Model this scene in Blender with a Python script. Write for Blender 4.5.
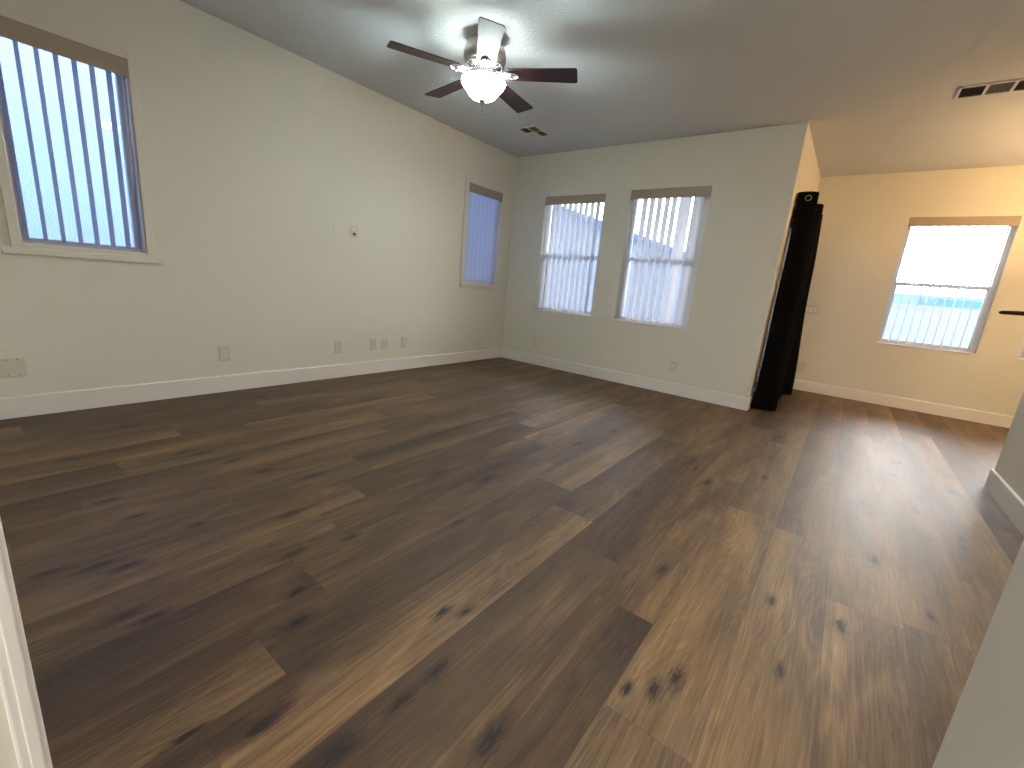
import bpy, bmesh, math, random
from mathutils import Matrix, Vector
random.seed(7)
sc = bpy.context.scene
for o in list(bpy.data.objects):
    bpy.data.objects.remove(o)
COL = sc.collection
PI = math.pi

# ------------------------------------------------------------------ camera
F_PX, CX, CY, CAM_Z = 432.21, 516.674, 386.623, 1.085
RIGHT = Vector((0.79077967, 0.60597926, 0.08635196))
DOWN = Vector((0.20745704, -0.13261061, -0.96921411))
FWD = Vector((-0.57587246, 0.78434914, -0.23058044))
cd = bpy.data.cameras.new('camera')
cam = bpy.data.objects.new('camera', cd); COL.objects.link(cam)
m = Matrix.Identity(4)
for i in range(3):
    m[i][0] = RIGHT[i]; m[i][1] = -DOWN[i]; m[i][2] = -FWD[i]
m[2][3] = CAM_Z
cam.matrix_world = m
cd.sensor_fit = 'HORIZONTAL'; cd.sensor_width = 36.0
cd.lens = F_PX / 1024 * 36.0
cd.shift_x = (512 - CX) / 1024; cd.shift_y = (CY - 384) / 1024
cd.clip_start = 0.02; cd.clip_end = 200
sc.camera = cam

# ------------------------------------------------------------------ world, exposure, large lights
w = bpy.data.worlds.new('sky'); sc.world = w; w.use_nodes = True
nt = w.node_tree; nt.nodes.clear()
wo = nt.nodes.new('ShaderNodeOutputWorld'); wb = nt.nodes.new('ShaderNodeBackground')
tc = nt.nodes.new('ShaderNodeTexCoord'); sx = nt.nodes.new('ShaderNodeSeparateXYZ')
cr = nt.nodes.new('ShaderNodeValToRGB')   # clear blue dome
cr.color_ramp.elements[0].position = 0.0; cr.color_ramp.elements[0].color = (0.66, 0.80, 1.0, 1)
cr.color_ramp.elements[1].position = 0.6; cr.color_ramp.elements[1].color = (0.34, 0.52, 1.0, 1)
nt.links.new(tc.outputs['Generated'], sx.inputs[0]); nt.links.new(sx.outputs['Z'], cr.inputs[0])
nt.links.new(cr.outputs[0], wb.inputs[0]); wb.inputs[1].default_value = 2.5
# bright hazy part of the sky round the low sun's side
dp = nt.nodes.new('ShaderNodeVectorMath'); dp.operation = 'DOT_PRODUCT'
gd = Vector((0.14, 0.97, 0.12)).normalized(); dp.inputs[1].default_value = gd
nt.links.new(tc.outputs['Generated'], dp.inputs[0])
mxm = nt.nodes.new('ShaderNodeMath'); mxm.operation = 'MAXIMUM'; mxm.inputs[1].default_value = 0.0
pw = nt.nodes.new('ShaderNodeMath'); pw.operation = 'POWER'; pw.inputs[1].default_value = 5.0
ml = nt.nodes.new('ShaderNodeMath'); ml.operation = 'MULTIPLY'; ml.inputs[1].default_value = 13.5
nt.links.new(dp.outputs['Value'], mxm.inputs[0]); nt.links.new(mxm.outputs[0], pw.inputs[0]); nt.links.new(pw.outputs[0], ml.inputs[0])
wb2 = nt.nodes.new('ShaderNodeBackground'); wb2.inputs[0].default_value = (1.0, 0.94, 0.84, 1); nt.links.new(ml.outputs[0], wb2.inputs[1])
ad = nt.nodes.new('ShaderNodeAddShader'); nt.links.new(wb.outputs[0], ad.inputs[0]); nt.links.new(wb2.outputs[0], ad.inputs[1])
nt.links.new(ad.outputs[0], wo.inputs[0])


sc.view_settings.view_transform = 'Standard'
sc.view_settings.look = 'None'
sc.view_settings.exposure = 1.24
sc.view_settings.gamma = 1.0
sc.view_settings.use_curve_mapping = False

def area(name, loc, size, power, color, rot=(0, 0, 0)):
    l = bpy.data.lights.new(name, 'AREA'); l.shape = 'DISK' if not isinstance(size, tuple) else 'RECTANGLE'
    if isinstance(size, tuple): l.size, l.size_y = size
    else: l.size = size
    l.energy = power; l.color = color
    o = bpy.data.objects.new(name, l); COL.objects.link(o); o.location = loc; o.rotation_euler = rot
    return o
# added fill lights, out of view behind and above the camera
area('hall_fill_light', (-0.2, -2.2, 2.70), 0.36, 38, (1.0, 0.97, 0.92))
area('room_fill_light', (0.3, 1.75, 2.70), 0.30, 10, (1.0, 0.93, 0.82))
area('hall_fill_light', (1.5, -2.0, 2.70), 0.36, 22, (1.0, 0.97, 0.92))

# ------------------------------------------------------------------ materials
def lin(r, g, b):
    f = lambda c: ((c / 255) / 12.92 if c / 255 <= 0.04045 else ((c / 255 + 0.055) / 1.055) ** 2.4)
    return (f(r), f(g), f(b), 1)
def mat(name, rgb, rough=0.6, metal=0.0, spec=0.5, bump=None, coat=0.0, var=0.0):
    m_ = bpy.data.materials.new(name); m_.use_nodes = True
    n = m_.node_tree.nodes; L = m_.node_tree.links; b = n['Principled BSDF']
    b.inputs['Base Color'].default_value = lin(*rgb); b.inputs['Roughness'].default_value = rough
    b.inputs['Metallic'].default_value = metal; b.inputs['Specular IOR Level'].default_value = spec
    b.inputs['Coat Weight'].default_value = coat
    t = n.new('ShaderNodeTexCoord')
    if bump:
        sc_, st, di = bump
        no = n.new('ShaderNodeTexNoise'); no.inputs['Scale'].default_value = sc_; no.inputs['Detail'].default_value = 3
        bp = n.new('ShaderNodeBump'); bp.inputs['Strength'].default_value = st; bp.inputs['Distance'].default_value = di
        L.new(t.outputs['Object'], no.inputs['Vector']); L.new(no.outputs['Fac'], bp.inputs['Height'])
        L.new(bp.outputs['Normal'], b.inputs['Normal'])
    if var:
        n2 = n.new('ShaderNodeTexNoise'); n2.inputs['Scale'].default_value = 6; n2.inputs['Detail'].default_value = 4
        h = n.new('ShaderNodeHueSaturation'); mr = n.new('ShaderNodeMapRange')
        mr.inputs['To Min'].default_value = 1 - var; mr.inputs['To Max'].default_value = 1 + var
        h.inputs['Color'].default_value = lin(*rgb)
        L.new(t.outputs['Object'], n2.inputs['Vector']); L.new(n2.outputs['Fac'], mr.inputs['Value'])
        L.new(mr.outputs[0], h.inputs['Value']); L.new(h.outputs[0], b.inputs['Base Color'])
    return m_
M = {}
M['wall'] = mat('wall_paint', (220, 217, 206), 0.75, bump=(170, 0.25, 0.002), var=0.015, spec=0.3)
M['ceiling'] = mat('ceiling_texture', (203, 206, 208), 0.9, bump=(55, 0.8, 0.006), var=0.03, spec=0.2)
M['trim'] = mat('trim_paint', (230, 226, 222), 0.45, bump=(40, 0.03, 0.001))
M['plate'] = mat('plate_plastic', (206, 200, 186), 0.4, bump=(30, 0.02, 0.001))
M['slot'] = mat('dark_slot', (45, 40, 36), 0.6, var=0.05)
M['vinyl'] = mat('window_vinyl', (225, 228, 232), 0.4, bump=(30, 0.02, 0.001))
M['valance'] = mat('shaded_valance_vinyl', (168, 154, 140), 0.55, bump=(50, 0.03, 0.001))  # white vinyl, its shade put into the greige colour
M['black_cloth'] = mat('black_cloth', (7, 7, 8), 0.95, bump=(400, 0.4, 0.001), spec=0.1)
M['dark_metal'] = mat('dark_metal', (38, 30, 26), 0.35, metal=0.8, var=0.1)
M['nickel'] = mat('brushed_nickel', (176, 170, 160), 0.32, metal=1.0, bump=(200, 0.05, 0.001))
M['bright_nickel'] = mat('bright_nickel', (225, 225, 225), 0.25, metal=0.9, bump=(200, 0.03, 0.001))
M['register'] = mat('register_enamel', (208, 203, 194), 0.5, var=0.02)
M['register_dark'] = mat('register_louvre', (104, 98, 90), 0.8, var=0.05)
M['stucco'] = mat('skylit_stucco', (160, 180, 226), 0.9, bump=(60, 0.6, 0.01), var=0.04, spec=0.1)  # white stucco with the blue skylight put into its colour
M['stucco2'] = mat('pale_stucco', (172, 178, 190), 0.9, bump=(60, 0.6, 0.01), var=0.04, spec=0.1)
M['roof'] = mat('roof_tile', (120, 128, 150), 0.9, bump=(14, 0.6, 0.03), var=0.08)
M['block'] = mat('garden_block', (178, 178, 186), 0.9, bump=(30, 0.5, 0.01), var=0.04)
M['concrete'] = mat('patio_concrete', (182, 180, 176), 0.9, bump=(30, 0.3, 0.004), var=0.05)
M['blue_glass'] = mat('far_window_glass', (90, 150, 190), 0.1, var=0.05)

def make_cherry():
    m_ = mat('cherry_veneer', (52, 20, 20), 0.42, coat=0.05)
    n = m_.node_tree.nodes; L = m_.node_tree.links; b = n['Principled BSDF']
    t = n.new('ShaderNodeTexCoord'); mp = n.new('ShaderNodeMapping'); mp.inputs['Scale'].default_value = (2, 30, 30)
    no = n.new('ShaderNodeTexNoise'); no.inputs['Scale'].default_value = 2; no.inputs['Detail'].default_value = 5
    r = n.new('ShaderNodeValToRGB'); r.color_ramp.elements[0].color = lin(20, 10, 12); r.color_ramp.elements[1].color = lin(54, 18, 18)
    L.new(t.outputs['Object'], mp.inputs[0]); L.new(mp.outputs[0], no.inputs['Vector']); L.new(no.outputs['Fac'], r.inputs[0])
    L.new(r.outputs[0], b.inputs['Base Color'])
    return m_
M['cherry'] = make_cherry()
def emis(name, rgb, st):
    m_ = bpy.data.materials.new(name); m_.use_nodes = True
    b = m_.node_tree.nodes['Principled BSDF']
    b.inputs['Base Color'].default_value = lin(240, 240, 235); b.inputs['Roughness'].default_value = 0.3
    b.inputs['Emission Color'].default_value = rgb; b.inputs['Emission Strength'].default_value = st
    return m_
M['fan_glass'] = emis('frosted_lamp_glass', (0.88, 1.0, 0.99, 1), 20.0)
M['warm_glass'] = emis('warm_lamp_glass', (1.0, 0.66, 0.30, 1), 14.0)

def make_glass():
    m_ = bpy.data.materials.new('window_glass'); m_.use_nodes = True
    n = m_.node_tree.nodes; L = m_.node_tree.links; n.clear()
    o = n.new('ShaderNodeOutputMaterial'); mx = n.new('ShaderNodeMixShader')
    t = n.new('ShaderNodeBsdfTransparent'); g = n.new('ShaderNodeBsdfGlossy'); fr = n.new('ShaderNodeFresnel')
    t.inputs[0].default_value = (0.93, 0.96, 0.97, 1); g.inputs['Roughness'].default_value = 0.03
    fr.inputs[0].default_value = 1.45
    L.new(fr.outputs[0], mx.inputs[0]); L.new(t.outputs[0], mx.inputs[1]); L.new(g.outputs[0], mx.inputs[2]); L.new(mx.outputs[0], o.inputs[0])
    return m_
M['glass'] = make_glass()
def make_slat():
    m_ = bpy.data.materials.new('slat_vinyl'); m_.use_nodes = True
    n = m_.node_tree.nodes; L = m_.node_tree.links; n.clear()
    o = n.new('ShaderNodeOutputMaterial'); mx = n.new('ShaderNodeMixShader')
    d = n.new('ShaderNodeBsdfDiffuse'); t = n.new('ShaderNodeBsdfTranslucent')
    tc_ = n.new('ShaderNodeTexCoord'); no = n.new('ShaderNodeTexNoise'); no.inputs['Scale'].default_value = 90
    r = n.new('ShaderNodeValToRGB'); r.color_ramp.elements[0].color = lin(222, 223, 228); r.color_ramp.elements[1].color = lin(236, 237, 240)
    L.new(tc_.outputs['Object'], no.inputs['Vector']); L.new(no.outputs['Fac'], r.inputs[0])
    L.new(r.outputs[0], d.inputs[0]); L.new(r.outputs[0], t.inputs[0]); mx.inputs[0].default_value = 0.62
    L.new(d.outputs[0], mx.inputs[1]); L.new(t.outputs[0], mx.inputs[2]); L.new(mx.outputs[0], o.inputs[0])
    return m_
M['slat'] = make_slat()

def make_floor_mat():
    m_ = bpy.data.materials.new('vinyl_plank'); m_.use_nodes = True
    nt_ = m_.node_tree; n = nt_.nodes; L = nt_.links; b = n['Principled BSDF']
    def N(t, **k):
        x = n.new(t)
        for a, v in k.items(): setattr(x, a, v)
        return x
    def math_(op, a, b_=None, clamp=False):
        x = N('ShaderNodeMath', operation=op); x.use_clamp = clamp
        for i, v in enumerate((a, b_)):
            if v is None: continue
            if isinstance(v, (int, float)): x.inputs[i].default_value = v
            else: L.new(v, x.inputs[i])
        return x.outputs[0]
    geo = N('ShaderNodeNewGeometry'); pos = geo.outputs['Position']
    at = lambda nm: N('ShaderNodeAttribute', attribute_name=nm)
    tone = at('tone').outputs['Fac']; seed = at('seed').outputs['Fac']; hue = at('hue').outputs['Fac']
    off = N('ShaderNodeCombineXYZ'); L.new(math_('MULTIPLY', seed, 37.0), off.inputs[0]); L.new(math_('MULTIPLY', seed, 91.0), off.inputs[1])
    L.new(math_('MULTIPLY', seed, 13.0), off.inputs[2])
    add = N('ShaderNodeVectorMath', operation='ADD'); L.new(pos, add.inputs[0]); L.new(off.outputs[0], add.inputs[1])
    # knots bend the grain around them
    kd = None
    for nm in ('knot_a', 'knot_b', 'knot_c'):
        k = N('ShaderNodeSeparateXYZ'); L.new(at(nm).outputs['Vector'], k.inputs[0])
        p = N('ShaderNodeSeparateXYZ'); L.new(pos, p.inputs[0])
        dx = math_('SUBTRACT', p.outputs[0], k.outputs[0]); dy = math_('MULTIPLY', math_('SUBTRACT', p.outputs[1], k.outputs[1]), 0.36)
        d = math_('SQRT', math_('ADD', math_('MULTIPLY', dx, dx), math_('MULTIPLY', dy, dy)))
        d = math_('DIVIDE', d, math_('MAXIMUM', k.outputs[2], 0.0005))
        kd = d if kd is None else math_('MINIMUM', kd, d)
    def noise(scale, det, vec=None, dist=0.0, s=1.0, rough=0.55):
        mp = N('ShaderNodeMapping'); mp.inputs['Scale'].default_value = scale; L.new(vec or add.outputs[0], mp.inputs[0])
        x = N('ShaderNodeTexNoise'); x.inputs['Scale'].default_value = s; x.inputs['Detail'].default_value = det
        x.inputs['Distortion'].default_value = dist; x.inputs['Roughness'].default_value = rough
        L.new(mp.outputs[0], x.inputs['Vector']); return x.outputs['Fac']
    fine = noise((230, 5.5, 1), 4, dist=0.3)
    mid = noise((34, 1.7, 1), 4, dist=0.9)
    broad = noise((8, 1.3, 1), 3, dist=0.8)
    tint = noise((5, 2.2, 1), 3, dist=0.5)
    # cathedral figure: rings of a stretched field
    field = noise((7, 0.9, 1), 1.0, dist=0.3)
    ring = math_('SINE', math_('MULTIPLY', field, 150.0))
    cath = math_('MULTIPLY', math_('MULTIPLY', math_('ADD', ring, 1.0), 0.5), math_('GREATER_THAN', hue, 0.45))
    v = math_('ADD', tone, math_('MULTIPLY', math_('SUBTRACT', fine, 0.5), 0.6))
    v = math_('ADD', v, math_('MULTIPLY', math_('SUBTRACT', mid, 0.5), 0.36))
    v = math_('ADD', v, math_('MULTIPLY', math_('SUBTRACT', broad, 0.5), 0.75))
    v = math_('ADD', v, math_('MULTIPLY', math_('SUBTRACT', cath, 0.5), 0.07))
    uvn = N('ShaderNodeUVMap', uv_map='UVMap'); us = N('ShaderNodeSeparateXYZ'); L.new(uvn.outputs[0], us.inputs[0])
    v = math_('ADD', v, math_('MULTIPLY', math_('SUBTRACT', us.outputs[0], 0.1165), at('grad').outputs['Fac']))
    crack = noise((120, 5, 1), 2, dist=1.5); cmask = noise((9, 3, 1), 2)
    ck = N('ShaderNodeMapRange'); ck.inputs['From Min'].default_value = 0.36; ck.inputs['From Max'].default_value = 0.27
    ck.inputs['To Min'].default_value = 0.0; ck.inputs['To Max'].default_value = 0.5; L.new(crack, ck.inputs[0])
    cm = N('ShaderNodeMapRange'); cm.inputs['From Min'].default_value = 0.52; cm.inputs['From Max'].default_value = 0.68; L.new(cmask, cm.inputs[0])
    v = math_('SUBTRACT', v, math_('MULTIPLY', ck.outputs[0], cm.outputs[0]))
    # ring of darker wood round each knot, ragged core
    rag = noise((75, 14, 1), 4, dist=2.2)
    kdr = math_('ADD', kd, math_('MULTIPLY', math_('SUBTRACT', rag, 0.5), 4.2))
    halo = N('ShaderNodeMapRange'); halo.inputs['From Min'].default_value = 0.6; halo.inputs['From Max'].default_value = 3.0
    halo.inputs['To Min'].default_value = 0.30; halo.inputs['To Max'].default_value = 0.0; L.new(kdr, halo.inputs[0])
    v = math_('SUBTRACT', v, halo.outputs[0])
    v = math_('ADD', v, 0.0)
    ramp = N('ShaderNodeValToRGB'); e = ramp.color_ramp.elements
    e[0].position = 0.0; e[0].color = lin(34, 23, 14); e[1].position = 1.0; e[1].color = lin(162, 136, 98)
    for ps, c in ((0.25, (58, 42, 27)), (0.5, (89, 69, 46)), (0.75, (124, 101, 71))):
        x = e.new(ps); x.color = lin(*c)
    L.new(v, ramp.inputs[0])
    warm = N('ShaderNodeMix', data_type='RGBA', blend_type='MULTIPLY'); warm.inputs[0].default_value = 1.0
    wr = N('ShaderNodeValToRGB'); wr.color_ramp.elements[0].color = (0.98, 0.97, 0.98, 1); wr.color_ramp.elements[1].color = (1.05, 0.945, 0.80, 1)
    wr.color_ramp.elements[0].position = 0.35; wr.color_ramp.elements[1].position = 0.68
    L.new(math_('ADD', tint, math_('MULTIPLY', math_('SUBTRACT', hue, 0.5), 0.18)), wr.inputs[0])
    L.new(ramp.outputs[0], warm.inputs[6]); L.new(wr.outputs[0], warm.inputs[7])
    core = N('ShaderNodeMapRange'); core.inputs['From Min'].default_value = 0.7; core.inputs['From Max'].default_value = 1.3
    core.inputs['To Min'].default_value = 1.0; core.inputs['To Max'].default_value = 0.0; L.new(kdr, core.inputs[0])
    km = N('ShaderNodeMix', data_type='RGBA'); L.new(core.outputs[0], km.inputs[0]); L.new(warm.outputs[2], km.inputs[6])
    km.inputs[7].default_value = lin(26, 17, 12)
    # plank seams from the plank's own coordinates
    uv = N('ShaderNodeUVMap', uv_map='UVMap'); s = N('ShaderNodeSeparateXYZ'); L.new(uv.outputs[0], s.inputs[0])
    PW = 0.233; ln = at('length').outputs['Fac']
    eu = math_('MINIMUM', s.outputs[0], math_('SUBTRACT', PW, s.outputs[0]))
    ev = math_('MINIMUM', s.outputs[1], math_('SUBTRACT', ln, s.outputs[1]))
    ed = math_('MINIMUM', eu, ev)
    sm = N('ShaderNodeMapRange'); sm.inputs['From Min'].default_value = 0.0004; sm.inputs['From Max'].default_value = 0.0030
    sm.inputs['To Min'].default_value = 0.38; sm.inputs['To Max'].default_value = 0.0; L.new(ed, sm.inputs[0])
    fm = N('ShaderNodeMix', data_type='RGBA'); L.new(sm.outputs[0], fm.inputs[0]); L.new(km.outputs[2], fm.inputs[6]); fm.inputs[7].default_value = lin(58, 46, 36)
    L.new(fm.outputs[2], b.inputs['Base Color'])
    rr = N('ShaderNodeMapRange'); rr.inputs['To Min'].default_value = 0.46; rr.inputs['To Max'].default_value = 0.62; L.new(mid, rr.inputs[0])
    L.new(rr.outputs[0], b.inputs['Roughness']); b.inputs['Specular IOR Level'].default_value = 0.62
    hgt = math_('SUBTRACT', math_('MULTIPLY', fine, 0.4), math_('ADD', sm.outputs[0], math_('MULTIPLY', core.outputs[0], 0.8)))
    bp = N('ShaderNodeBump'); bp.inputs['Strength'].default_value = 0.35; bp.inputs['Distance'].default_value = 0.0015
    L.new(hgt, bp.inputs['Height']); L.new(bp.outputs[0], b.inputs['Normal'])
    return m_
M['floor'] = make_floor_mat()

# ------------------------------------------------------------------ mesh helpers
def obj(name, bm, m_, parent=None, smooth=False, loc=None):
    me = bpy.data.meshes.new(name); bmesh.ops.recalc_face_normals(bm, faces=bm.faces[:]); bm.to_mesh(me); bm.free()
    if smooth:
        for p in me.polygons: p.use_smooth = True
    o = bpy.data.objects.new(name, me); COL.objects.link(o)
    if m_: me.materials.append(m_)
    if parent: o.parent = parent
    if loc: o.location = loc
    return o
def box(bm, x0, x1, y0, y1, z0, z1, bev=0.0):
    r = bmesh.ops.create_cube(bm, size=1)
    vs = r['verts']
    for v in vs:
        v.co = Vector(((x0 + x1) / 2 + v.co.x * (x1 - x0), (y0 + y1) / 2 + v.co.y * (y1 - y0), (z0 + z1) / 2 + v.co.z * (z1 - z0)))
    if bev:
        ed = list({e for v in vs for e in v.link_edges})
        bmesh.ops.bevel(bm, geom=ed, offset=bev, segments=2, profile=0.5, affect='EDGES')
def boxes(lst, bev=0.0):
    bm = bmesh.new()
    for b in lst: box(bm, *b, bev=bev)
    return bm
def prism(bm, pts, d):
    """pts: closed polygon of Vectors, d: extrusion Vector"""
    a = [bm.verts.new(p) for p in pts]; b = [bm.verts.new(Vector(p) + Vector(d)) for p in pts]
    bm.faces.new(a); bm.faces.new(b[::-1])
    for i in range(len(a)):
        j = (i + 1) % len(a); bm.faces.new((a[i], b[i], b[j], a[j]))
def lathe(bm, prof, n=32, c=(0, 0, 0)):
    rings = []
    for r, z in prof:
        if r < 1e-5: rings.append([bm.verts.new((c[0], c[1], c[2] + z))])
        else: rings.append([bm.verts.new((c[0] + r * math.cos(2 * PI * k / n), c[1] + r * math.sin(2 * PI * k / n), c[2] + z)) for k in range(n)])
    for a, b in zip(rings, rings[1:]):
        for k in range(n):
            q = (k + 1) % n
            if len(a) == 1 and len(b) == 1: continue
            if len(a) == 1: bm.faces.new((a[0], b[k], b[q]))
            elif len(b) == 1: bm.faces.new((a[k], b[0], a[q]))
            else: bm.faces.new((a[k], b[k], b[q], a[q]))
def tube(bm, pts, rad, n=10):
    pts = [Vector(p) for p in pts]; rads = rad if isinstance(rad, (list, tuple)) else [rad] * len(pts)
    rings = []
    for i, p in enumerate(pts):
        t = (pts[min(i + 1, len(pts) - 1)] - pts[max(i - 1, 0)]).normalized()
        u = t.cross(Vector((0, 0, 1)) if abs(t.z) < 0.9 else Vector((1, 0, 0))).normalized(); v = t.cross(u)
        rings.append([bm.verts.new(p + (u * math.cos(2 * PI * k / n) + v * math.sin(2 * PI * k / n)) * rads[i]) for k in range(n)])
    for a, b in zip(rings, rings[1:]):
        for k in range(n): bm.faces.new((a[k], a[(k + 1) % n], b[(k + 1) % n], b[k]))
    bm.faces.new(rings[0][::-1]); bm.faces.new(rings[-1])
def empty(name, loc=(0, 0, 0), rz=0.0):
    o = bpy.data.objects.new(name, None); COL.objects.link(o); o.empty_display_size = 0.1
    o.location = loc; o.rotation_euler = (0, 0, rz); return o
def tag(o, label=None, cat=None, group=None, kind=None):
    if label: o['label'] = label
    if cat: o['category'] = cat
    if group: o['group'] = group
    if kind: o['kind'] = kind
    return o
def struct(o, label, cat): return tag(o, label, cat, kind='structure')

# ------------------------------------------------------------------ room dimensions
XL, YB, XR, YC, H = -4.015, 5.009, -0.664, 7.05, 2.742
T = 0.15
XN = 3.3      # right side of the dining nook
XK, YK = 0.32, 1.09   # near right wall end
XJ = -0.865   # jamb beside the camera
WIN = {  # plane, a0, a1, z0, z1
    1: ('L', 0.345, 0.937, 1.062, 2.262),
    2: ('L', 4.118, 4.757, 1.046, 2.238),
    3: ('B', -3.478, -2.611, 0.755, 2.226),
    4: ('B', -2.290, -1.405, 0.752, 2.246),
    5: ('C', 0.322, 1.218, 0.752, 2.243),
    6: ('C', 1.535, 2.431, 0.752, 2.243),
}
# ------------------------------------------------------------------ floor of single planks (one mesh, one continuous floor)
def build_floor():
    PW, X0, LEN = 0.233, 0.155, 1.54
    joint = {-13: .45, -12: .255, -11: 1.58, -10: 1.37, -9: 1.16, -8: .916, -7: .68, -6: .44, -5: 1.78, -4: 3.1 - 1.54,
             -3: 1.33, -2: .95, -1: 2.42 - 1.54, 0: 1.95, 1: .45, 2: 1.0, 3: .3, -14: 1.15, -15: .8, -16: 1.4, -17: .2, -18: .9}
    tones = {(-3, -1): .38, (-3, 0): .58, (-3, 1): .60, (-4, -1): .44, (-4, 0): .36, (-4, 1): .60, (-4, 2): .5,
             (-5, -1): .60, (-5, 0): .42, (-5, 1): .56, (-6, -1): .56, (-6, 0): .38, (-6, 1): .62, (-7, -1): .36, (-7, 0): .47, (-7, 1): .42,
             (-8, -1): .48, (-8, 0): .39, (-8, 1): .62, (-9, -1): .54, (-9, 0): .38, (-9, 1): .60, (-10, -1): .52, (-10, 0): .39, (-10, 1): .50,
             (-11, -1): .50, (-11, 0): .42, (-11, 1): .48, (-12, -1): .34, (-12, 0): .50, (-12, 1): .40, (-13, -1): .42, (-13, 0): .54, (-13, 1): .46,
             (-14, -1): .46, (-14, 0): .55, (-14, 1): .44, (-15, 0): .40, (-15, 1): .52, (-16, 0): .50, (-16, -1): .44, (-17, 0): .42, (-17, 1): .46,
             (-2, -1): .52, (-2, 0): .60, (-2, 1): .58, (-1, -1): .58, (-1, 0): .60, (-1, 1): .50, (0, -1): .56, (0, 0): .62, (0, 1): .64,
             (1, -1): .50, (1, 0): .56, (1, 1): .62, (2, -1): .5, (2, 0): .55, (2, 1): .6}
    knots = [(-1.166, 0.542, 2), (-1.3, 0.615, 1.6), (-0.873, 0.882, 1.3), (-0.817, 0.934, 1.1), (-0.721, 0.595, 1.5), (-0.72, 0.716, 1.6),
             (-0.728, 0.417, 1.7), (-0.48, 0.681, 2), (-0.915, 0.336, 1.8), (-0.88, 0.438, .9), (-0.281, 1.039, 1.0), (-0.219, 1.086, 1.5),
             (-0.181, 1.17, 1.5), (-0.118, 1.227, 1.0), (-0.125, 1.66, 1.0), (0.203, 1.799, 1.6), (-0.01, 1.769, 1.4), (0.056, 1.418, 1.2),
             (0.476, 2.119, 1.1), (-1.561, 0.22, 1.5), (-1.497, 0.275, 1.4), (-1.014, 0.212, 1.6), (-1.965, 0.109, 1.6), (-1.899, 0.218, 1.6),
             (-1.834, 0.274, 1.6), (-1.966, 0.535, 1.2), (-2.2, 0.384, 1.2), (-2.426, 0.331, 1.2), (-2.738, 0.78, 1.8), (-2.82, 0.728, 1.5),
             (-2.538, 0.882, 1.8), (-3.467, 0.626, 1.8), (-1.796, 0.826, 1.8), (-1.457, 0.914, 1.2), (-2.083, 1.084, 1.8), (-2.305, 0.929, 1.8),
             (-1.667, 1.584, 2.0), (-1.433, 1.747, 2.0), (-1.226, 1.304, 1.3), (-1.509, 0.699, 1.5), (-0.742, 2.227, 1.5), (-0.393, 1.65, 1.6),
             (-0.481, 2.733, 1.9), (-0.241, 2.221, 1.3), (-0.818, 1.362, 1.3), (-0.767, 1.993, 1.1)]
    rnd = random.Random(11)
    me = bpy.data.meshes.new('floor'); V = []; Fc = []; UV = []; A = {k: [] for k in ('tone', 'seed', 'hue', 'length', 'grad')}; K = {k: [] for k in ('knot_a', 'knot_b', 'knot_c')}
    x_lo, x_hi, y_lo, y_hi = XL - T, XN + T, -3.15, YC + T
    k0 = math.floor((x_lo - X0) / PW); k1 = math.ceil((x_hi - X0) / PW)
    for k in range(k0, k1):
        xa, xb = X0 + k * PW, X0 + (k + 1) * PW
        j0 = joint.get(k, rnd.uniform(0, LEN)) - LEN * 4
        for i in range(10):
            ya, yb = j0 + i * LEN, j0 + (i + 1) * LEN
            if yb < y_lo or ya > y_hi: continue
            pxa, pxb, pya, pyb = max(xa, x_lo), min(xb, x_hi), max(ya, y_lo), min(yb, y_hi)
            b0 = len(V); V += [(pxa, pya, 0), (pxb, pya, 0), (pxb, pyb, 0), (pxa, pyb, 0)]; Fc.append((b0, b0 + 1, b0 + 2, b0 + 3))
            UV += [(pxa - xa, pya - ya), (pxb - xa, pya - ya), (pxb - xa, pyb - ya), (pxa - xa, pyb - ya)]
            idx = i - 4; lift = .10 if k >= -2 else (.035 if k <= -6 else 0.0)  # right-hand rows paler: nook window sheen put into the plank tone
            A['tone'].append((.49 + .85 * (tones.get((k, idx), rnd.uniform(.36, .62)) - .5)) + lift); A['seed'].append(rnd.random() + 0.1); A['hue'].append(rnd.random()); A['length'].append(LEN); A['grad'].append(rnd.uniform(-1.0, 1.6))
            mine = [q for q in knots if xa <= q[0] < xb and ya <= q[1] < yb][:3]
            if ya > 1.5 or k > 0 or k < -13:
                while len(mine) < 3 and rnd.random() < 0.35:
                    mine.append((rnd.uniform(xa + .04, xb - .04), rnd.uniform(ya + .1, yb - .1), rnd.uniform(.8, 1.8)))
            while len(mine) < 3: mine.append((50, 50, 1))
            for nm, q in zip(('knot_a', 'knot_b', 'knot_c'), mine): K[nm].append((q[0], q[1], q[2] * 0.0062))
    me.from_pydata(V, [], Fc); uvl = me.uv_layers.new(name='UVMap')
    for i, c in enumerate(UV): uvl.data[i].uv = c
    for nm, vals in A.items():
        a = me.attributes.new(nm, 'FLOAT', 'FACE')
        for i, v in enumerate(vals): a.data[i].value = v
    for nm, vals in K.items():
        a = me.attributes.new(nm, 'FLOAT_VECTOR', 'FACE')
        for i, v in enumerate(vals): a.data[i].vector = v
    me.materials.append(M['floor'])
    o = bpy.data.objects.new('floor', me); COL.objects.link(o)
    struct(o, 'brown wood-look plank floor with dark knots running through both rooms', 'floor')
build_floor()

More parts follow.
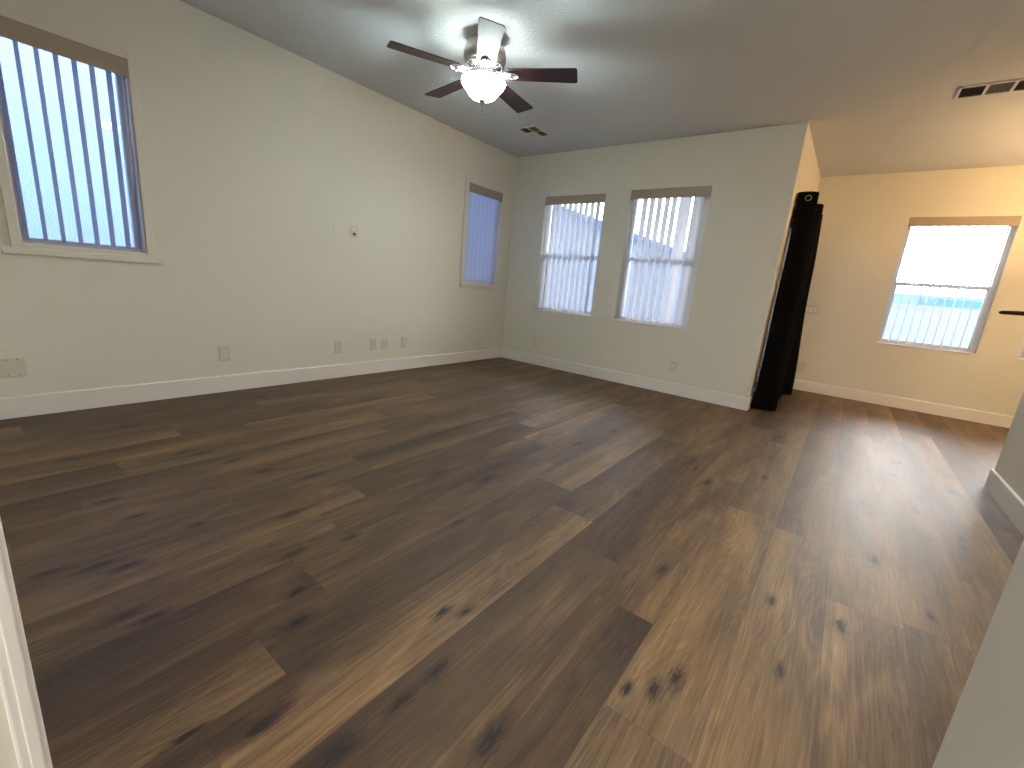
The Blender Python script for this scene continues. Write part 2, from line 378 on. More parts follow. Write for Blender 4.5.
# ------------------------------------------------------------------ walls
def wall_with_openings(plane, a0, a1, openings, val, out):
    """boxes of a wall on plane x=val ('x') or y=val ('y'), thickness toward out (+1/-1)"""
    lst = []
    cuts = sorted(openings)
    cur = a0
    lo, hi = (val, val + out * T) if out > 0 else (val + out * T, val)
    def add(s, e, z0, z1):
        if e - s < 1e-4 or z1 - z0 < 1e-4: return
        lst.append((lo, hi, s, e, z0, z1) if plane == 'x' else (s, e, lo, hi, z0, z1))
    for (s, e, z0, z1) in cuts:
        add(cur, s, 0, H); add(s, e, 0, z0); add(s, e, z1, H); cur = e
    add(cur, a1, 0, H)
    return boxes(lst)
op = lambda *ids: [WIN[i][1:] for i in ids]
struct(obj('wall_left', wall_with_openings('x', -T, YB, op(1, 2), XL, -1), M['wall']), 'long cream wall on the left with two tall narrow windows', 'wall')
struct(obj('wall_far', wall_with_openings('y', XL - T, XR, op(3, 4), YB, 1), M['wall']), 'shadowed cream wall holding the middle pair of windows', 'wall')
DOOR = (5.25, 6.80, 0.0, 2.05)
struct(obj('wall_return', wall_with_openings('x', YB + T, YC, [DOOR], XR, -1), M['wall']), 'short cream side wall behind the black curtain', 'wall')
struct(obj('wall_nook', wall_with_openings('y', XR - T, XN + T, op(5, 6), YC, 1), M['wall']), 'warm lit wall of the dining nook with a big window', 'wall')
struct(obj('wall_nook_right', boxes([(XN, XN + T, 4.1, YC, 0, H)]), M['wall']), 'side wall of the dining nook beyond the frame', 'wall')
struct(obj('wall_right', boxes([(1.0, 1.15, YK, 4.225, 0, H), (1.15, XN + T, 4.075, 4.225, 0, H)]), M['wall']), 'short grey-cream wall end with white baseboard at right edge', 'wall')
struct(obj('wall_right_near', boxes([(XK, 1.15, -0.6, YK, 0, H)]), M['wall']), 'plain grey wall corner filling the lower right corner', 'wall')
struct(obj('wall_near', boxes([(XL - T, XJ, -T, 0.0, 0, H)]), M['wall']), 'near wall whose end stands at the lower left edge', 'wall')
struct(obj('wall_hall', boxes([(-2.65, -2.5, -3.15, -T, 0, H), (-2.5, 3.3, -3.15, -3.0, 0, H), (3.3, 3.45, -3.15, -0.6, 0, H), (1.15, 3.45, -0.6, -0.45, 0, H)]), M['wall']), 'hall walls behind the camera', 'wall')
struct(obj('ceiling', boxes([(XL - T, XN + T, -3.15, YC + T, H, H + 0.12)]), M['ceiling']), 'flat pale textured ceiling above both rooms', 'ceiling')

# baseboards
def baseboard(name, pieces, label):
    """pieces: (axis, fixed, a0, a1, side) side = +1/-1 direction into the room"""
    bm = bmesh.new()
    for ax, f, a0, a1, s in pieces:
        t, h, c = 0.015, 0.135, 0.006
        prof = [(0, 0), (t, 0), (t, h - c), (t - c, h), (0, h)]
        if ax == 'x': prism(bm, [Vector((f + s * p, a0, z)) for p, z in prof], (0, a1 - a0, 0))
        else: prism(bm, [Vector((a0, f + s * p, z)) for p, z in prof], (a1 - a0, 0, 0))
    struct(obj(name, bm, M['trim']), label, 'baseboard')
baseboard('baseboard_left', [('x', XL, 0.0, YB - 0.015, 1)], 'white baseboard along the long left wall')
baseboard('baseboard_far', [('y', YB, XL, XR + 0.015, -1)], 'white baseboard under the middle pair of windows')
baseboard('baseboard_return', [('x', XR, YB, 5.18, 1), ('x', XR, 6.87, YC - .015, 1)], 'short white baseboard beside the curtain')
baseboard('baseboard_nook', [('y', YC, XR, XN, -1)], 'white baseboard under the nook window')
baseboard('baseboard_right', [('x', 1.0, YK, 4.225 + 0.015, -1)], 'white baseboard on the wall end at the right edge')
# jamb lining of the opening beside the camera
bm = boxes([(XJ, XJ + 0.014, -0.020, 0.012, 0, 2.6)], bev=0.004)
box(bm, XJ - 0.05, XJ, 0.0, 0.012, 0, 2.6, bev=0.003); box(bm, XJ + 0.012, XJ + 0.019, -0.008, 0.006, 0, 2.6, bev=0.002)
struct(obj('trim_1', bm, M['trim']), 'white moulded door jamb at the lower left edge', 'door trim')

# ------------------------------------------------------------------ windows
def to_plane(pl, a, d, z):
    """a along the wall, d depth outward from the inner wall face"""
    if pl == 'L': return (XL - d, a, z)
    if pl == 'B': return (a, YB + d, z)
    if pl == 'C': return (a, YC + d, z)
def pbox(bm, pl, a0, a1, d0, d1, z0, z1, bev=0.0):
    p, q = to_plane(pl, a0, d0, z0), to_plane(pl, a1, d1, z1)
    box(bm, min(p[0], q[0]), max(p[0], q[0]), min(p[1], q[1]), max(p[1], q[1]), min(z0, z1), max(z0, z1), bev=bev)
wl = {1: 'tall narrow window at far left with open white blinds', 2: 'narrow window beside the far left corner',
      3: 'left window of the middle pair', 4: 'right window of the middle pair',
      5: 'large window in the warm lit dining nook', 6: 'nook window mostly beyond the right edge of frame'}
for i, (pl, a0, a1, z0, z1) in WIN.items():
    root = empty('window_%d' % i, to_plane(pl, (a0 + a1) / 2, 0, z0)); struct(root, wl[i], 'window')
    inv = Matrix.Translation(-root.location)
    def part(name, bm, m_, lab=None):
        bmesh.ops.transform(bm, matrix=inv, verts=bm.verts[:]); o = obj(name, bm, m_, root)
        if lab: o['label'] = lab
        return o
    fw = 0.04
    fr_ = {4: .092, 3: .062}.get(i, fw)
    bm = bmesh.new()
    pbox(bm, pl, a0, a0 + fw, 0.095, 0.148, z0, z1, .004); pbox(bm, pl, a1 - fr_, a1, 0.095, 0.148, z0, z1, .004)
    pbox(bm, pl, a0 + fw, a1 - fr_, 0.095, 0.148, z0, z0 + fw, .004); pbox(bm, pl, a0 + fw, a1 - fr_, 0.095, 0.148, z1 - fw, z1, .004)
    part('window_frame', bm, M['vinyl'])
    if i >= 3:
        zm = 1.49
        bm = bmesh.new(); pbox(bm, pl, a0 + fw, a1 - fw, 0.100, 0.140, zm - .022, zm + .022, .004)
        pbox(bm, pl, a0 + fw, a0 + fw + .02, 0.100, 0.128, z0 + fw, zm - .022); pbox(bm, pl, a1 - fw - .02, a1 - fw, 0.100, 0.128, z0 + fw, zm - .022)
        pbox(bm, pl, a0 + fw + .02, a1 - fw - .02, 0.100, 0.128, z0 + fw, z0 + fw + .025)
        part('lower_sash', bm, M['vinyl'])
    bm = bmesh.new(); pbox(bm, pl, a0 + fw - .003, a1 - fw + .003, 0.118, 0.122, z0 + fw - .003, z1 - fw + .003)
    part('glass', bm, M['glass'])
    if pl == 'L':
        c = 0.042 if i == 1 else 0.05
        cc = 0.07 if i == 2 else 0.042
        bm = bmesh.new()
        pbox(bm, pl, a0 - cc, a0, -0.014, 0.0, z0 - 0.02, z1 + c, .003); pbox(bm, pl, a1, a1 + c, -0.014, 0.0, z0 - 0.02, z1 + c, .003)
        pbox(bm, pl, a0, a1, -0.014, 0.0, z1, z1 + c, .003)
        part('casing', bm, M['wall'])
        bm = bmesh.new(); pbox(bm, pl, a0, a0 + .008, 0, .095, z0, z1); pbox(bm, pl, a1 - .008, a1, 0, .095, z0, z1)
        pbox(bm, pl, a0 + .008, a1 - .008, 0, .095, z0, z0 + .008); pbox(bm, pl, a0 + .008, a1 - .008, 0, .095, z1 - .008, z1)
        part('reveal_lining', bm, M['trim'])
        bm = bmesh.new(); e = 0.085 if i == 1 else 0.05
        pbox(bm, pl, a0 - (0.08 if i == 1 else 0.07), a1 + e, -0.02, 0.0, z0 - 0.062, z0 - 0.02, .004); pbox(bm, pl, a0, a1, -0.014, 0.0, z0 - .02, z0, 0)
        part('apron', bm, M['wall'])
    else:
        bm = bmesh.new(); pbox(bm, pl, a0 - .0, a1 + .0, -0.012, 0.094, z0, z0 + 0.016, .004)
        part('sill', bm, M['trim'])

# ------------------------------------------------------------------ vertical blinds
def copy_part(src, parent):
    c = src.copy(); COL.objects.link(c); c.parent = parent; return c
def slat_mesh(h):
    bm = bmesh.new(); n = 6; wd = 0.089; th = 0.0012; rows = []
    for s in (1, -1):
        for k in range(n + 1):
            u = (k / n - .5) * wd; cv = 0.006 * (1 - (2 * k / n - 1) ** 2)
            rows.append(((u, cv + s * th / 2)))
    a = rows[:n + 1]; b = rows[n + 1:]
    loop = a + b[::-1]
    prism(bm, [Vector((p[1], p[0], 0)) for p in loop], (0, 0, h))
    return bm
blind_cfg = {  # positions along the wall, rotation of each slat from square-on, label
    1: ([0.378 + .0785 * k for k in range(8)], [6.0] * 8, 'vertical blind with its slats turned open in the far left window'),
    2: ([4.165 + .0785 * k for k in range(8)], [60.0] * 8, 'narrow vertical blind glowing pale blue in the window near the corner'),
    3: ([-3.43 + .0795 * k for k in range(10)], [-3.0] * 10, 'vertical blind in the left window of the middle pair'),
    4: ([-2.245, -2.225, -2.12, -2.035, -1.95, -1.865, -1.785, -1.70, -1.64, -1.56, -1.505], [5, 5, -18, -18, -18, -18, -18, -22, -40, -10, -30],
        'vertical blind with unevenly turned slats in the right window of the middle pair'),
    5: ([0.37 + .0785 * k for k in range(11)], [0, 0, 0, 0, 0, 0, 3, 0, 0, -3, 0], 'vertical blind turned fully open in the dining nook window'),
    6: ([1.583 + .0785 * k for k in range(11)], [0.0] * 11, 'vertical blind in the nook window at the right edge of frame'),
}
for i, (pos, rots, lab) in blind_cfg.items():
    pl, a0, a1, z0, z1 = WIN[i]
    root = empty('vertical_blind', to_plane(pl, (a0 + a1) / 2, 0.04, z1)); tag(root, lab, 'blind', 'vertical blinds in the windows')
    inv = Matrix.Translation(-root.location)
    def part(name, bm, m_):
        bmesh.ops.transform(bm, matrix=inv, verts=bm.verts[:]); return obj(name, bm, m_, root)
    vh = 0.105
    bm = bmesh.new(); g = 0.004
    d0 = -0.012 if pl == 'L' else -0.004
    pbox(bm, pl, a0 + g, a1 - g, d0, d0 + .006, z1 - vh, z1 - .002, .002)
    pbox(bm, pl, a0 + g, a0 + g + .006, d0 + .006, .075, z1 - vh, z1 - .002, 0); pbox(bm, pl, a1 - g - .006, a1 - g, d0 + .006, .075, z1 - vh, z1 - .002, 0)
    pbox(bm, pl, a0 + g, a1 - g, d0 + .0065, .078, z1 - .008, z1 - .002, 0)
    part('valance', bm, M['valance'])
    bm = bmesh.new(); pbox(bm, pl, a0 + .012, a1 - .012, 0.022, 0.062, z1 - .05, z1 - .012, .004)
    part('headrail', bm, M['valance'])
    zb = z0 + 0.03; h = (z1 - 0.058) - zb
    src = None
    for p, r in zip(pos, rots):
        if src is None:
            s = src = obj('slat', slat_mesh(h), M['slat'], root, smooth=False)
        else: s = copy_part(src, root)
        P = Vector(to_plane(pl, p, 0.042, zb)) - root.location
        s.location = P
        ang = math.radians(r) if pl != 'L' else PI / 2 + math.radians(r)
        s.rotation_euler = (0, 0, ang)
        # carrier clip length is part of the slat
    # wand
    wa = a0 + .03 if i != 1 else a1 - .03
    bm = bmesh.new(); p0 = to_plane(pl, wa, .012, z1 - .06); p1 = to_plane(pl, wa, .012, z1 - .75)
    tube(bm, [p0, p1], 0.004, 8); part('wand', bm, M['vinyl'])

# ------------------------------------------------------------------ patio slider in the return wall
root = empty('door_1', (XR, (DOOR[0] + DOOR[1]) / 2, 0)); struct(root, 'white sliding patio door behind the black curtain', 'door')
def sub(name, bm, m_, root, smooth=False):
    bmesh.ops.transform(bm, matrix=root.matrix_basis.inverted(), verts=bm.verts[:]); return obj(name, bm, m_, root, smooth)
ya, yb = DOOR[0], DOOR[1]; ym = (ya + yb) / 2
bm = boxes([(XR - T + .01, XR - .03, ya, ya + .04, 0, 2.05), (XR - T + .01, XR - .03, yb - .04, yb, 0, 2.05), (XR - T + .01, XR - .03, ya + .04, yb - .04, 2.0, 2.05), (XR - T + .01, XR - .03, ya + .04, yb - .04, 0, .03)])
sub('door_frame', bm, M['vinyl'], root)
for (s, e, x0) in ((ya + .04, ym + .03, XR - .08), (ym - .03, yb - .04, XR - .125)):
    f = sub('sliding_panel', boxes([(x0, x0 + .035, s, s + .06, .03, 2.0), (x0, x0 + .035, e - .06, e, .03, 2.0), (x0, x0 + .035, s + .06, e - .06, .03, .10), (x0, x0 + .035, s + .06, e - .06, 1.93, 2.0)]), M['vinyl'], root)
    gbm = boxes([(x0 + .015, x0 + .02, s + .055, e - .055, .095, 1.935)])
    bmesh.ops.transform(gbm, matrix=Matrix.Translation(-root.location), verts=gbm.verts[:]); obj('pane', gbm, M['glass'], f)

# ------------------------------------------------------------------ black curtain on its rod
def build_curtain():
    zt = 2.185
    # (y_top, x_top, y_bottom, x_bottom)
    key = [(5.22, -.648, 5.115, -.640), (5.275, -.478, 5.26, -.418), (5.44, -.60, 5.42, -.56), (5.58, -.52, 5.58, -.50), (5.74, -.60, 5.74, -.57),
           (5.92, -.470, 5.90, -.455), (6.08, -.60, 6.05, -.56), (6.22, -.51, 6.20, -.47), (6.34, -.60, 6.30, -.555), (6.52, -.505, 6.45, -.385), (6.60, -.62, 6.56, -.60)]
    n = 6; top = []; bot = []
    for a, b in zip(key, key[1:]):
        for k in range(n):
            t = k / n; s = t * t * (3 - 2 * t)
            top.append((a[1] + (b[1] - a[1]) * s, a[0] + (b[0] - a[0]) * t)); bot.append((a[3] + (b[3] - a[3]) * s, a[2] + (b[2] - a[2]) * t))
    top.append((key[-1][1], key[-1][0])); bot.append((key[-1][3], key[-1][2]))
    rows = 24; bm = bmesh.new(); g = []
    for r in range(rows + 1):
        f = r / rows; z = zt + (0.012 - zt) * f
        row = []
        for i, (t, b) in enumerate(zip(top, bot)):
            wv = 0.006 * math.sin(f * 9 + i * .7) * min(1, f * 4) + .020 * math.sin(PI * f) * max(0, 1 - i / 5)
            row.append(bm.verts.new((t[0] + (b[0] - t[0]) * f + wv, t[1] + (b[1] - t[1]) * f, z + (0.012 * math.sin(i * .5) if r == 0 else 0))))
        g.append(row)
    for a, b in zip(g, g[1:]):
        for i in range(len(a) - 1): bm.faces.new((a[i], a[i + 1], b[i + 1], b[i]))
    root = empty('curtain', (-.55, 5.9, 0)); tag(root, 'long black grommet curtain bunched beside the patio door', 'curtain')
    c = sub('curtain_panel', bm, M['black_cloth'], root, True)
    so = c.modifiers.new('thick', 'SOLIDIFY'); so.thickness = 0.003; so.offset = 0
    src = None
    xs = [(5.275 - .03, -.545)] + [((key[q][0] + key[q + 1][0]) / 2, -.55) for q in range(1, 10)]
    for q, (y, x) in enumerate(xs):
        bm = bmesh.new(); R_, r_ = 0.024, 0.0035; rings = []
        for a in range(24):
            th = 2 * PI * a / 24; rr = []
            for b in range(8):
                ph = 2 * PI * b / 8
                rr.append(bm.verts.new(((R_ + r_ * math.cos(ph)) * math.cos(th), r_ * math.sin(ph), (R_ + r_ * math.cos(ph)) * math.sin(th))))
            rings.append(rr)
        for a in range(24):
            for b in range(8): bm.faces.new((rings[a][b], rings[(a + 1) % 24][b], rings[(a + 1) % 24][(b + 1) % 8], rings[a][(b + 1) % 8]))
        o = obj('grommet', bm, M['nickel'], root, True); o.location = (x + .55, y - 5.9 - (.006 if q == 0 else 0), 2.135)
        if q == 0: o.location.x = -.555 + .55
    rod = empty('curtain_rod', (-.55, 6.0, 2.135)); tag(rod, 'dark metal rod carrying the black curtain', 'curtain rod')
    bm = bmesh.new(); tube(bm, [(-.55, 5.26, 2.135), (-.55, 6.78, 2.135)], 0.009, 12); sub('pole', bm, M['dark_metal'], rod, True)
    for yy in (5.262, 6.72):
        bm = bmesh.new(); box(bm, XR, XR + .008, yy - .016, yy + .016, 2.095, 2.185, .002); tube(bm, [(XR + .006, yy, 2.13), (-.555, yy, 2.122)], .006, 8)
        tube(bm, [(-.55, yy - .012, 2.135), (-.55, yy + .012, 2.135)], .0135, 12)
        sub('bracket', bm, M['dark_metal'], rod)
build_curtain()

# ------------------------------------------------------------------ ceiling fan
def build_fan():
    cx, cy = -2.422, 2.572; zb = 2.51; ph0 = 4.252
    root = empty('ceiling_fan', (cx, cy, H)); tag(root, 'flush ceiling fan with five dark cherry blades and lit glass bowl', 'ceiling fan')
    Z = lambda z: z - H
    bm = bmesh.new(); lathe(bm, [(0, Z(H)), (.068, Z(H)), (.085, Z(2.725)), (.12, Z(2.70)), (.142, Z(2.665)), (.150, Z(2.625)), (.148, Z(2.60)), (.140, Z(2.575)), (.12, Z(2.565)), (0, Z(2.565))], 48)
    obj('motor_housing', bm, M['nickel'], root, True)
    # vented lower ring
    bm = bmesh.new(); lathe(bm, [(.05, Z(2.568)), (.132, Z(2.566)), (.128, Z(2.555)), (.075, Z(2.525)), (.045, Z(2.522))], 48)
    vr = obj('vent_ring', bm, M['bright_nickel'], root, True)
    bm = bmesh.new()
    for k in range(30):
        a = 2 * PI * k / 30; u = Vector((math.cos(a), math.sin(a), 0)); v = Vector((-u.y, u.x, 0))
        p0, p1 = u * .082 + Vector((0, 0, Z(2.5265))), u * .122 + Vector((0, 0, Z(2.5495)))
        prism(bm, [p0 - v * .0025, p0 + v * .0025, p1 + v * .004, p1 - v * .004], (0, 0, -.002))
    obj('vent_slots', bm, M['slot'], vr)
    bm = bmesh.new(); lathe(bm, [(0, Z(2.525)), (.06, Z(2.525)), (.062, Z(2.49)), (.052, Z(2.48)), (.052, Z(2.462)), (.07, Z(2.455)), (0, Z(2.455))], 32)
    obj('switch_housing', bm, M['nickel'], root, True)
    bm = bmesh.new(); lathe(bm, [(.03, Z(2.466)), (.08, Z(2.469)), (.128, Z(2.476)), (.130, Z(2.472)), (.08, Z(2.464)), (.03, Z(2.461))], 40)
    obj('fitter_pan', bm, M['nickel'], root, True)
    # blades with their irons
    bl = ir = None
    for k in range(5):
        a = ph0 + k * 2 * PI / 5
        if bl is None:
            # iron: ornate forked bracket
            bm = bmesh.new()
            pts = [(.07, 0, -.222), (.11, 0, -.226), (.15, 0, -.232), (.185, 0, -.236)]
            for s in (1, -1):
                tube(bm, [(.065, .012 * s, -.22), (.11, .014 * s, -.226), (.15, .026 * s, -.233), (.19, .036 * s, -.238), (.225, .030 * s, -.2375), (.245, .012 * s, -.2365), (.25, 0, -.2365)], [.009, .010, .010, .009, .008, .007, .006], 8)
            tube(bm, [(.12, 0, -.228), (.17, 0, -.237), (.23, 0, -.239)], [.010, .012, .008], 8)
            for px_, py_ in ((.20, .028), (.20, -.028), (.245, 0)):
                lathe(bm, [(0, -.008), (.008, -.006), (.009, .0), (0, .0)], 10, (px_, py_, -.242))
            ir = obj('blade_iron', bm, M['bright_nickel'], root, True); I = ir
            bm = bmesh.new()
            n = 5; out = []
            r0, r1, w0, w1, rc = .17, .665, .062, .077, .018
            def corner(cx_, cy_, a0_, rr): return [(cx_ + rr * math.cos(a0_ + PI / 2 * q / n), cy_ + rr * math.sin(a0_ + PI / 2 * q / n)) for q in range(n + 1)]
            out += corner(r1 - rc, w1 - rc, 0, rc)[::-1][::-1]
            out += corner(r0 + rc, w0 - rc, PI / 2, rc)
            out += corner(r0 + rc, -w0 + rc, PI, rc)
            out += corner(r1 - rc, -w1 + rc, 3 * PI / 2, rc)
            prism(bm, [Vector((x, y, 0)) for x, y in out], (0, 0, .006))
            bmesh.ops.transform(bm, matrix=Matrix.Translation((0, 0, Z(zb))) @ Matrix.Rotation(math.radians(BLADE_PITCH), 4, 'X'), verts=bm.verts[:])
            bl = obj('blade', bm, M['cherry'], root); B = bl
        else:
            I = copy_part(ir, root); B = copy_part(bl, root)
        I.rotation_euler = (0, 0, a); B.rotation_euler = (0, 0, a)
    # light bowl, open at the top
    zr = 2.468
    prof = [(.156, 0), (.158, -.004), (.156, -.016), (.146, -.034), (.128, -.052), (.113, -.070), (.101, -.088), (.083, -.104), (.056, -.114), (.025, -.118), (.0, -.119)]
    inner = [(r - .004 if r > .004 else 0, z + .004) for r, z in prof[::-1]]
    bm = bmesh.new(); lathe(bm, [(r, Z(zr) + z) for r, z in prof + inner[:-1]] + [(.156, Z(zr))], 48)
    obj('lamp_bowl', bm, M['fan_glass'], root, True)['label'] = 'frosted bell-shaped glass bowl, brightly lit'
    bm = bmesh.new(); lathe(bm, [(0, -.116), (.024, -.119), (.026, -.124), (.015, -.136), (.007, -.140), (.009, -.148), (.004, -.157), (0, -.158)], 16, (0, 0, Z(zr)))
    obj('finial', bm, M['nickel'], root, True)
    bm = bmesh.new(); tube(bm, [(0, 0, Z(zr) - .155), (0.0, 0, Z(zr) - .20)], .0015, 6); lathe(bm, [(0, -.215), (.004, -.21), (.003, -.20), (0, -.198)], 8, (0, 0, Z(zr)))
    obj('pull_chain', bm, M['bright_nickel'], root)
    for k in range(3):
        a = 2 * PI * k / 3 + 0.6
        l = bpy.data.lights.new('fan_bulb', 'POINT'); l.energy = FAN_W; l.color = (0.76, 0.98, 1.0); l.shadow_soft_size = 0.028
        o = bpy.data.objects.new('fan_bulb', l); COL.objects.link(o); o.parent = root; o.location = (.035 * math.cos(a), .035 * math.sin(a), Z(zr) - .045)
BLADE_PITCH = -9.0; FAN_W = 9.0
build_fan()

# ------------------------------------------------------------------ chandelier of the nook (mostly outside the frame)
def build_chandelier():
    cx, cy = 1.90, 5.75
    root = empty('chandelier', (cx, cy, H)); tag(root, 'dark chandelier whose arm tip shows at the right edge', 'chandelier')
    bm = bmesh.new(); lathe(bm, [(0, 0), (.07, 0), (.075, -.02), (.02, -.035), (0, -.035)], 24); tube(bm, [(0, 0, -.03), (0, 0, -1.50)], .009, 10)
    lathe(bm, [(0, -1.44), (.035, -1.46), (.045, -1.50), (.03, -1.56), (.012, -1.60), (0, -1.61)], 20); obj('stem', bm, M['dark_metal'], root, True)
    bm = bmesh.new(); lathe(bm, [(.0, -.95), (.10, -.94), (.19, -.90), (.24, -.84), (.236, -.838), (.186, -.892), (.10, -.93), (0, -.94)], 32)
    obj('uplight_bowl', bm, M['warm_glass'], root, True)
    for k in range(5):
        a = PI + k * 2 * PI / 5 - .045
        u = Vector((math.cos(a), math.sin(a), 0))
        bm = bmesh.new(); tube(bm, [u * .03 + Vector((0, 0, -1.50)), u * .3 + Vector((0, 0, -1.53)), u * .5 + Vector((0, 0, -1.525)), u * .72 + Vector((0, 0, -1.525)), u * .83 + Vector((0, 0, -1.528)), u * .845 + Vector((0, 0, -1.529))], [.016, .018, .019, .019, .016, .008], 12)
        obj('arm', bm, M['dark_metal'], root, True)
    l = bpy.data.lights.new('chandelier_bulb', 'POINT'); l.energy = CH_W; l.color = (1.0, 0.56, 0.21); l.shadow_soft_size = 0.05
    o = bpy.data.objects.new('chandelier_bulb', l); COL.objects.link(o); o.parent = root; o.location = (.05, 0, -.80)
CH_W = 35.0
build_chandelier()

# added lamp bodies, out of view, that dress the fill lights
M['lens'] = emis('fill_lamp_lens', (1.0, 0.95, 0.88, 1), 5.0)
for (x, y, r_, lab) in ((-0.2, -2.2, .19, 'added round fill lamp in the hall behind the camera, left one'), (1.5, -2.0, .19, 'added round fill lamp in the hall behind the camera, right one'), (0.3, 1.75, .16, 'small added fill lamp overhead beside the short wall')):
    root = empty('fill_lamp', (x, y, H)); tag(root, lab, 'added fill light')
    bm = bmesh.new(); lathe(bm, [(r_ - .01, 0), (r_ + .012, 0), (r_ + .012, -.02), (r_, -.03), (r_ - .01, -.028)], 40); obj('fill_lamp_ring', bm, M['trim'], root, True)
    bm = bmesh.new(); lathe(bm, [(r_ - .008, -.002), (r_ - .008, -.026), (r_ * .6, -.030), (0, -.031)], 40); obj('lens', bm, M['lens'], root, True)

# ------------------------------------------------------------------ ceiling registers
def register(x0, x1, y0, y1, nx, ny, lab):
    root = empty('ceiling_register', ((x0 + x1) / 2, (y0 + y1) / 2, H)); tag(root, lab, 'air vent')
    bar = 0.016; z0, z1 = H - .010, H
    dx = (x1 - x0 - bar * (nx + 1)) / nx; dy = (y1 - y0 - bar * (ny + 1)) / ny
    L_ = []
    for i in range(nx + 1): L_.append((x0 + i * (dx + bar), x0 + i * (dx + bar) + bar, y0, y1, z0, z1))
    for j in range(ny + 1): L_.append((x0, x1, y0 + j * (dy + bar), y0 + j * (dy + bar) + bar, z0 + .0005, z1))
    sub('register_frame', boxes(L_), M['register'], root)
    sub('cavity', boxes([(x0 + .004, x1 - .004, y0 + .004, y1 - .004, H - .0025, H - .0005)]), M['slot'], root)
    for i in range(nx):
        for j in range(ny):
            bm = bmesh.new(); cx0 = x0 + bar + i * (dx + bar); cy0 = y0 + bar + j * (dy + bar)
            n = 7 if dx > dy * .6 else 5
            for q in range(n):
                if (i + j) % 2 == 0:
                    yy = cy0 + dy * (q + .5) / n; prism(bm, [Vector((cx0, yy - .003, H - .009)), Vector((cx0, yy - .0015, H - .009)), Vector((cx0, yy + .004, H - .003)), Vector((cx0, yy + .0025, H - .003))], (dx, 0, 0))
                else:
                    xx = cx0 + dx * (q + .5) / n; prism(bm, [Vector((xx - .003, cy0, H - .009)), Vector((xx - .0015, cy0, H - .009)), Vector((xx + .004, cy0, H - .003)), Vector((xx + .0025, cy0, H - .003))], (0, dy, 0))
            sub('louvre_panel', bm, M['register_dark'] if (i, j) != (0, 1) or nx > 2 else M['register'], root)
register(-3.315, -3.075, 4.10, 4.42, 2, 2, 'small square ceiling air vent near the far left corner')
register(0.285, 1.02, 4.68, 4.895, 5, 1, 'long ceiling air vent with dark louvres at the right edge')

# ------------------------------------------------------------------ outlets and switches
def plate(pl, a, z, w_, h_, kind, lab, cat='outlet', name='wall_outlet', group=None):
    root = empty(name, to_plane(pl, a, 0, z)); tag(root, lab, cat, group)
    def part(nm, bm, m_):
        bmesh.ops.transform(bm, matrix=Matrix.Translation(-root.location), verts=bm.verts[:]); return obj(nm, bm, m_, root)
    bm = bmesh.new(); pbox(bm, pl, a - w_ / 2, a + w_ / 2, -.007, 0, z - h_ / 2, z + h_ / 2, .0025)
    part('cover_plate', bm, M['wall'] if kind == 'painted' else M['plate'])
    def screw(da, dz):
        bm = bmesh.new(); pbox(bm, pl, a + da - .003, a + da + .003, -.0085, -.006, z + dz - .003, z + dz + .003, .001); part('screw', bm, M['slot'] if kind == 'double' else M['plate'])
    def recept(da, dz):
        bm = bmesh.new(); pbox(bm, pl, a + da - .016, a + da + .016, -.0095, -.006, z + dz - .013, z + dz + .013, .003); f = part('receptacle', bm, M['trim'])
        bm = bmesh.new()
        for s in (-.006, .006): pbox(bm, pl, a + da + s - .0014, a + da + s + .0014, -.0100, -.009, z + dz - .001, z + dz + .008)
        pbox(bm, pl, a + da - .002, a + da + .002, -.0100, -.009, z + dz - .009, z + dz - .005)
        bmesh.ops.transform(bm, matrix=Matrix.Translation(-root.location), verts=bm.verts[:]); obj('slots', bm, M['slot'], f)
    if kind == 'duplex': recept(0, .020); recept(0, -.020); screw(0, 0)
    elif kind == 'duplex_dark':
        recept(0, .020); screw(0, 0)
        bm = bmesh.new(); pbox(bm, pl, a - .014, a + .016, -.0085, -.006, z - .036, z - .012, .003); part('open_jack', bm, M['slot'])
    elif kind == 'coax':
        screw(0, .043); screw(0, -.043)
        bm = bmesh.new(); c = Vector(to_plane(pl, a, -.006, z)); q = Vector(to_plane(pl, a, -.016, z)); tube(bm, [c, q], .0048, 10); part('connector', bm, M['nickel'])
    elif kind in ('blank', 'painted'): screw(0, .03); screw(0, -.03)
    elif kind == 'double':
        for da in (-.023, .023): screw(da, .048); screw(da, -.048)
    elif kind == 'switch':
        for q in (-1, 0, 1):
            bm = bmesh.new(); pbox(bm, pl, a + q * .047 - .016, a + q * .047 + .016, -.0105, -.006, z - .032, z + .032, .003); part('switch_paddle', bm, M['trim'])
    return root
plate('L', .222, .318, .116, .118, 'double', 'wide blank cover plate low at the far left edge', 'cover plate', 'cover_plate')
plate('L', 1.373, .320, .078, .125, 'duplex', 'white outlet low on the left wall, leftmost of the duplex outlets')
plate('L', 2.378, .312, .078, .122, 'blank', 'blank cover plate low on left wall, left of the close pair', 'cover plate', 'cover_plate')
plate('L', 2.786, .318, .078, .115, 'coax', 'low cable plate, left one of the close pair', 'cover plate', 'cable_plate')
plate('L', 2.936, .318, .078, .118, 'coax', 'low cable plate, right one of the close pair', 'cover plate', 'cable_plate')
plate('L', 3.198, .320, .078, .118, 'duplex', 'low outlet on left wall nearest the far corner')
plate('L', 2.385, 1.447, .082, .118, 'painted', 'painted-over blank plate high on the left wall', 'cover plate', 'cover_plate')
plate('L', 2.555, 1.443, .080, .118, 'duplex_dark', 'high wall plate with a dark open jack', 'outlet', 'media_outlet')
plate('B', -3.447, .325, .075, .115, 'duplex', 'dim outlet on the far wall under the left window of the pair')
plate('B', -1.487, .320, .080, .118, 'duplex', 'outlet on the far wall under the right window of the pair')
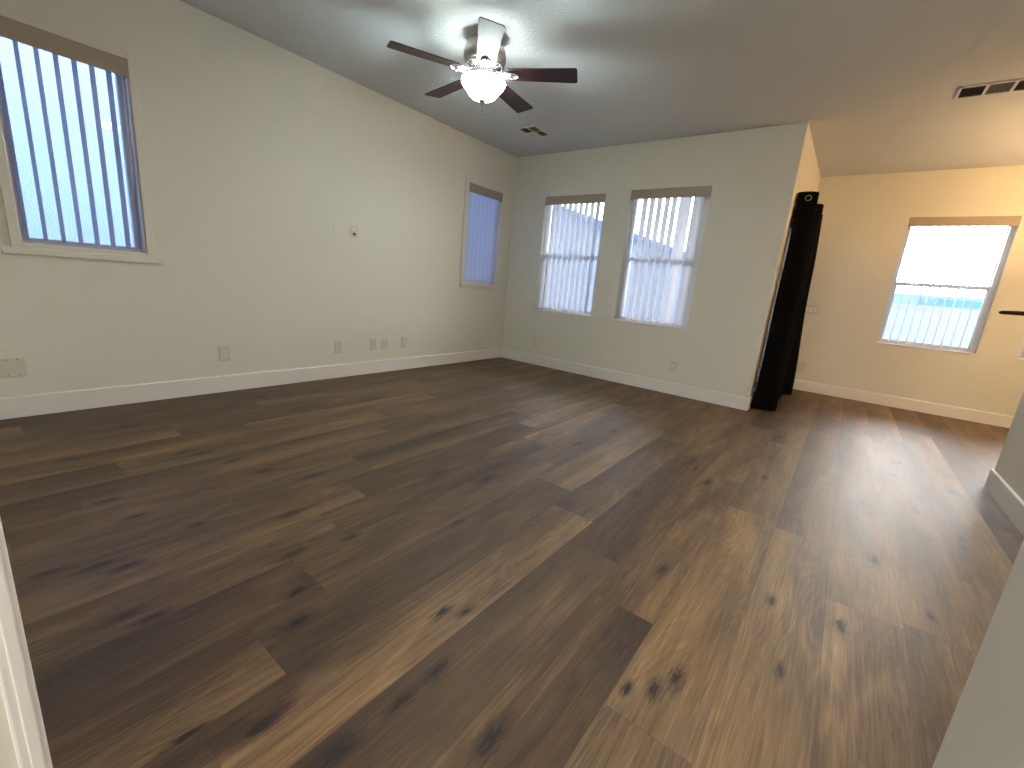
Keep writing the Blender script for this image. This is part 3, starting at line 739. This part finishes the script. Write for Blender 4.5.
plate('C', -.432, 1.092, .170, .118, 'switch', 'triple light switch on the nook wall beside the curtain', 'light switch', 'light_switch')
plate('C', -.385, .322, .078, .118, 'duplex', 'outlet low on the nook wall beside the curtain')

# ------------------------------------------------------------------ outside
struct(obj('ground', boxes([(-16, 12, 5.16, 24, -.25, -.12), (-16, XL - T, -8, 5.16, -.25, -.12)]), M['concrete']), 'pale concrete ground outside the windows', 'ground')
root = empty('neighbour_house', (-8, 2, -.12)); tag(root, 'white stucco house close outside the left windows', 'house')
sub('stucco_wall', boxes([(-10.0, -6.3, -6, 7.0, -.12, 5.6)]), M['stucco'], root)
bm = bmesh.new(); prism(bm, [Vector((-5.9, -6.3, 5.6)), Vector((-5.9, -6.3, 5.75)), Vector((-8.2, -6.3, 7.0)), Vector((-10.4, -6.3, 5.75)), Vector((-10.4, -6.3, 5.6))], (0, 13.6, 0)); sub('roof', bm, M['roof'], root)
root = empty('rear_house', (-6, 12, -.12)); tag(root, 'grey gabled house seen through the middle pair of windows', 'house')
bm = bmesh.new(); sl = -.30
prism(bm, [Vector((-14, 11, -.12)), Vector((-3.2, 11, -.12)), Vector((-3.2, 11, 1.95)), Vector((-9, 11, 3.75)), Vector((-14, 11, 2.3))], (0, 5, 0)); sub('house_wall', bm, M['stucco2'], root)
bm = bmesh.new(); prism(bm, [Vector((-2.9, 10.7, 1.86)), Vector((-2.9, 10.7, 2.01)), Vector((-9, 10.7, 3.94)), Vector((-14.4, 10.7, 2.36)), Vector((-14.4, 10.7, 2.2)), Vector((-9, 10.7, 3.77))], (0, 5.6, 0)); sub('roof', bm, M['roof'], root)
root = empty('garden_house', (3, 14, -.12)); tag(root, 'low pale outbuilding seen above the wall through the nook window', 'house')
sub('house_wall', boxes([(-1.6, 9, 13, 18, -.12, 1.62)]), M['stucco'], root)
f = sub('window', boxes([(1.15, 2.6, 12.95, 13.0, 1.20, 1.55)]), M['blue_glass'], root)
root = obj('garden_wall', boxes([(-2.6, 8, 9.5, 9.66, -.12, 1.26), (-2.62, 8, 9.48, 9.68, 1.26, 1.31)]), M['block'])
tag(root, 'low grey block garden wall outside the nook window', 'garden wall')
root = obj('garden_wall', boxes([(-12, -2.6, 9.8, 9.96, -.12, 1.30), (-12, -2.6, 9.78, 9.98, 1.30, 1.35)]), M['block'])
tag(root, 'low block garden wall outside the middle pair of windows', 'garden wall')
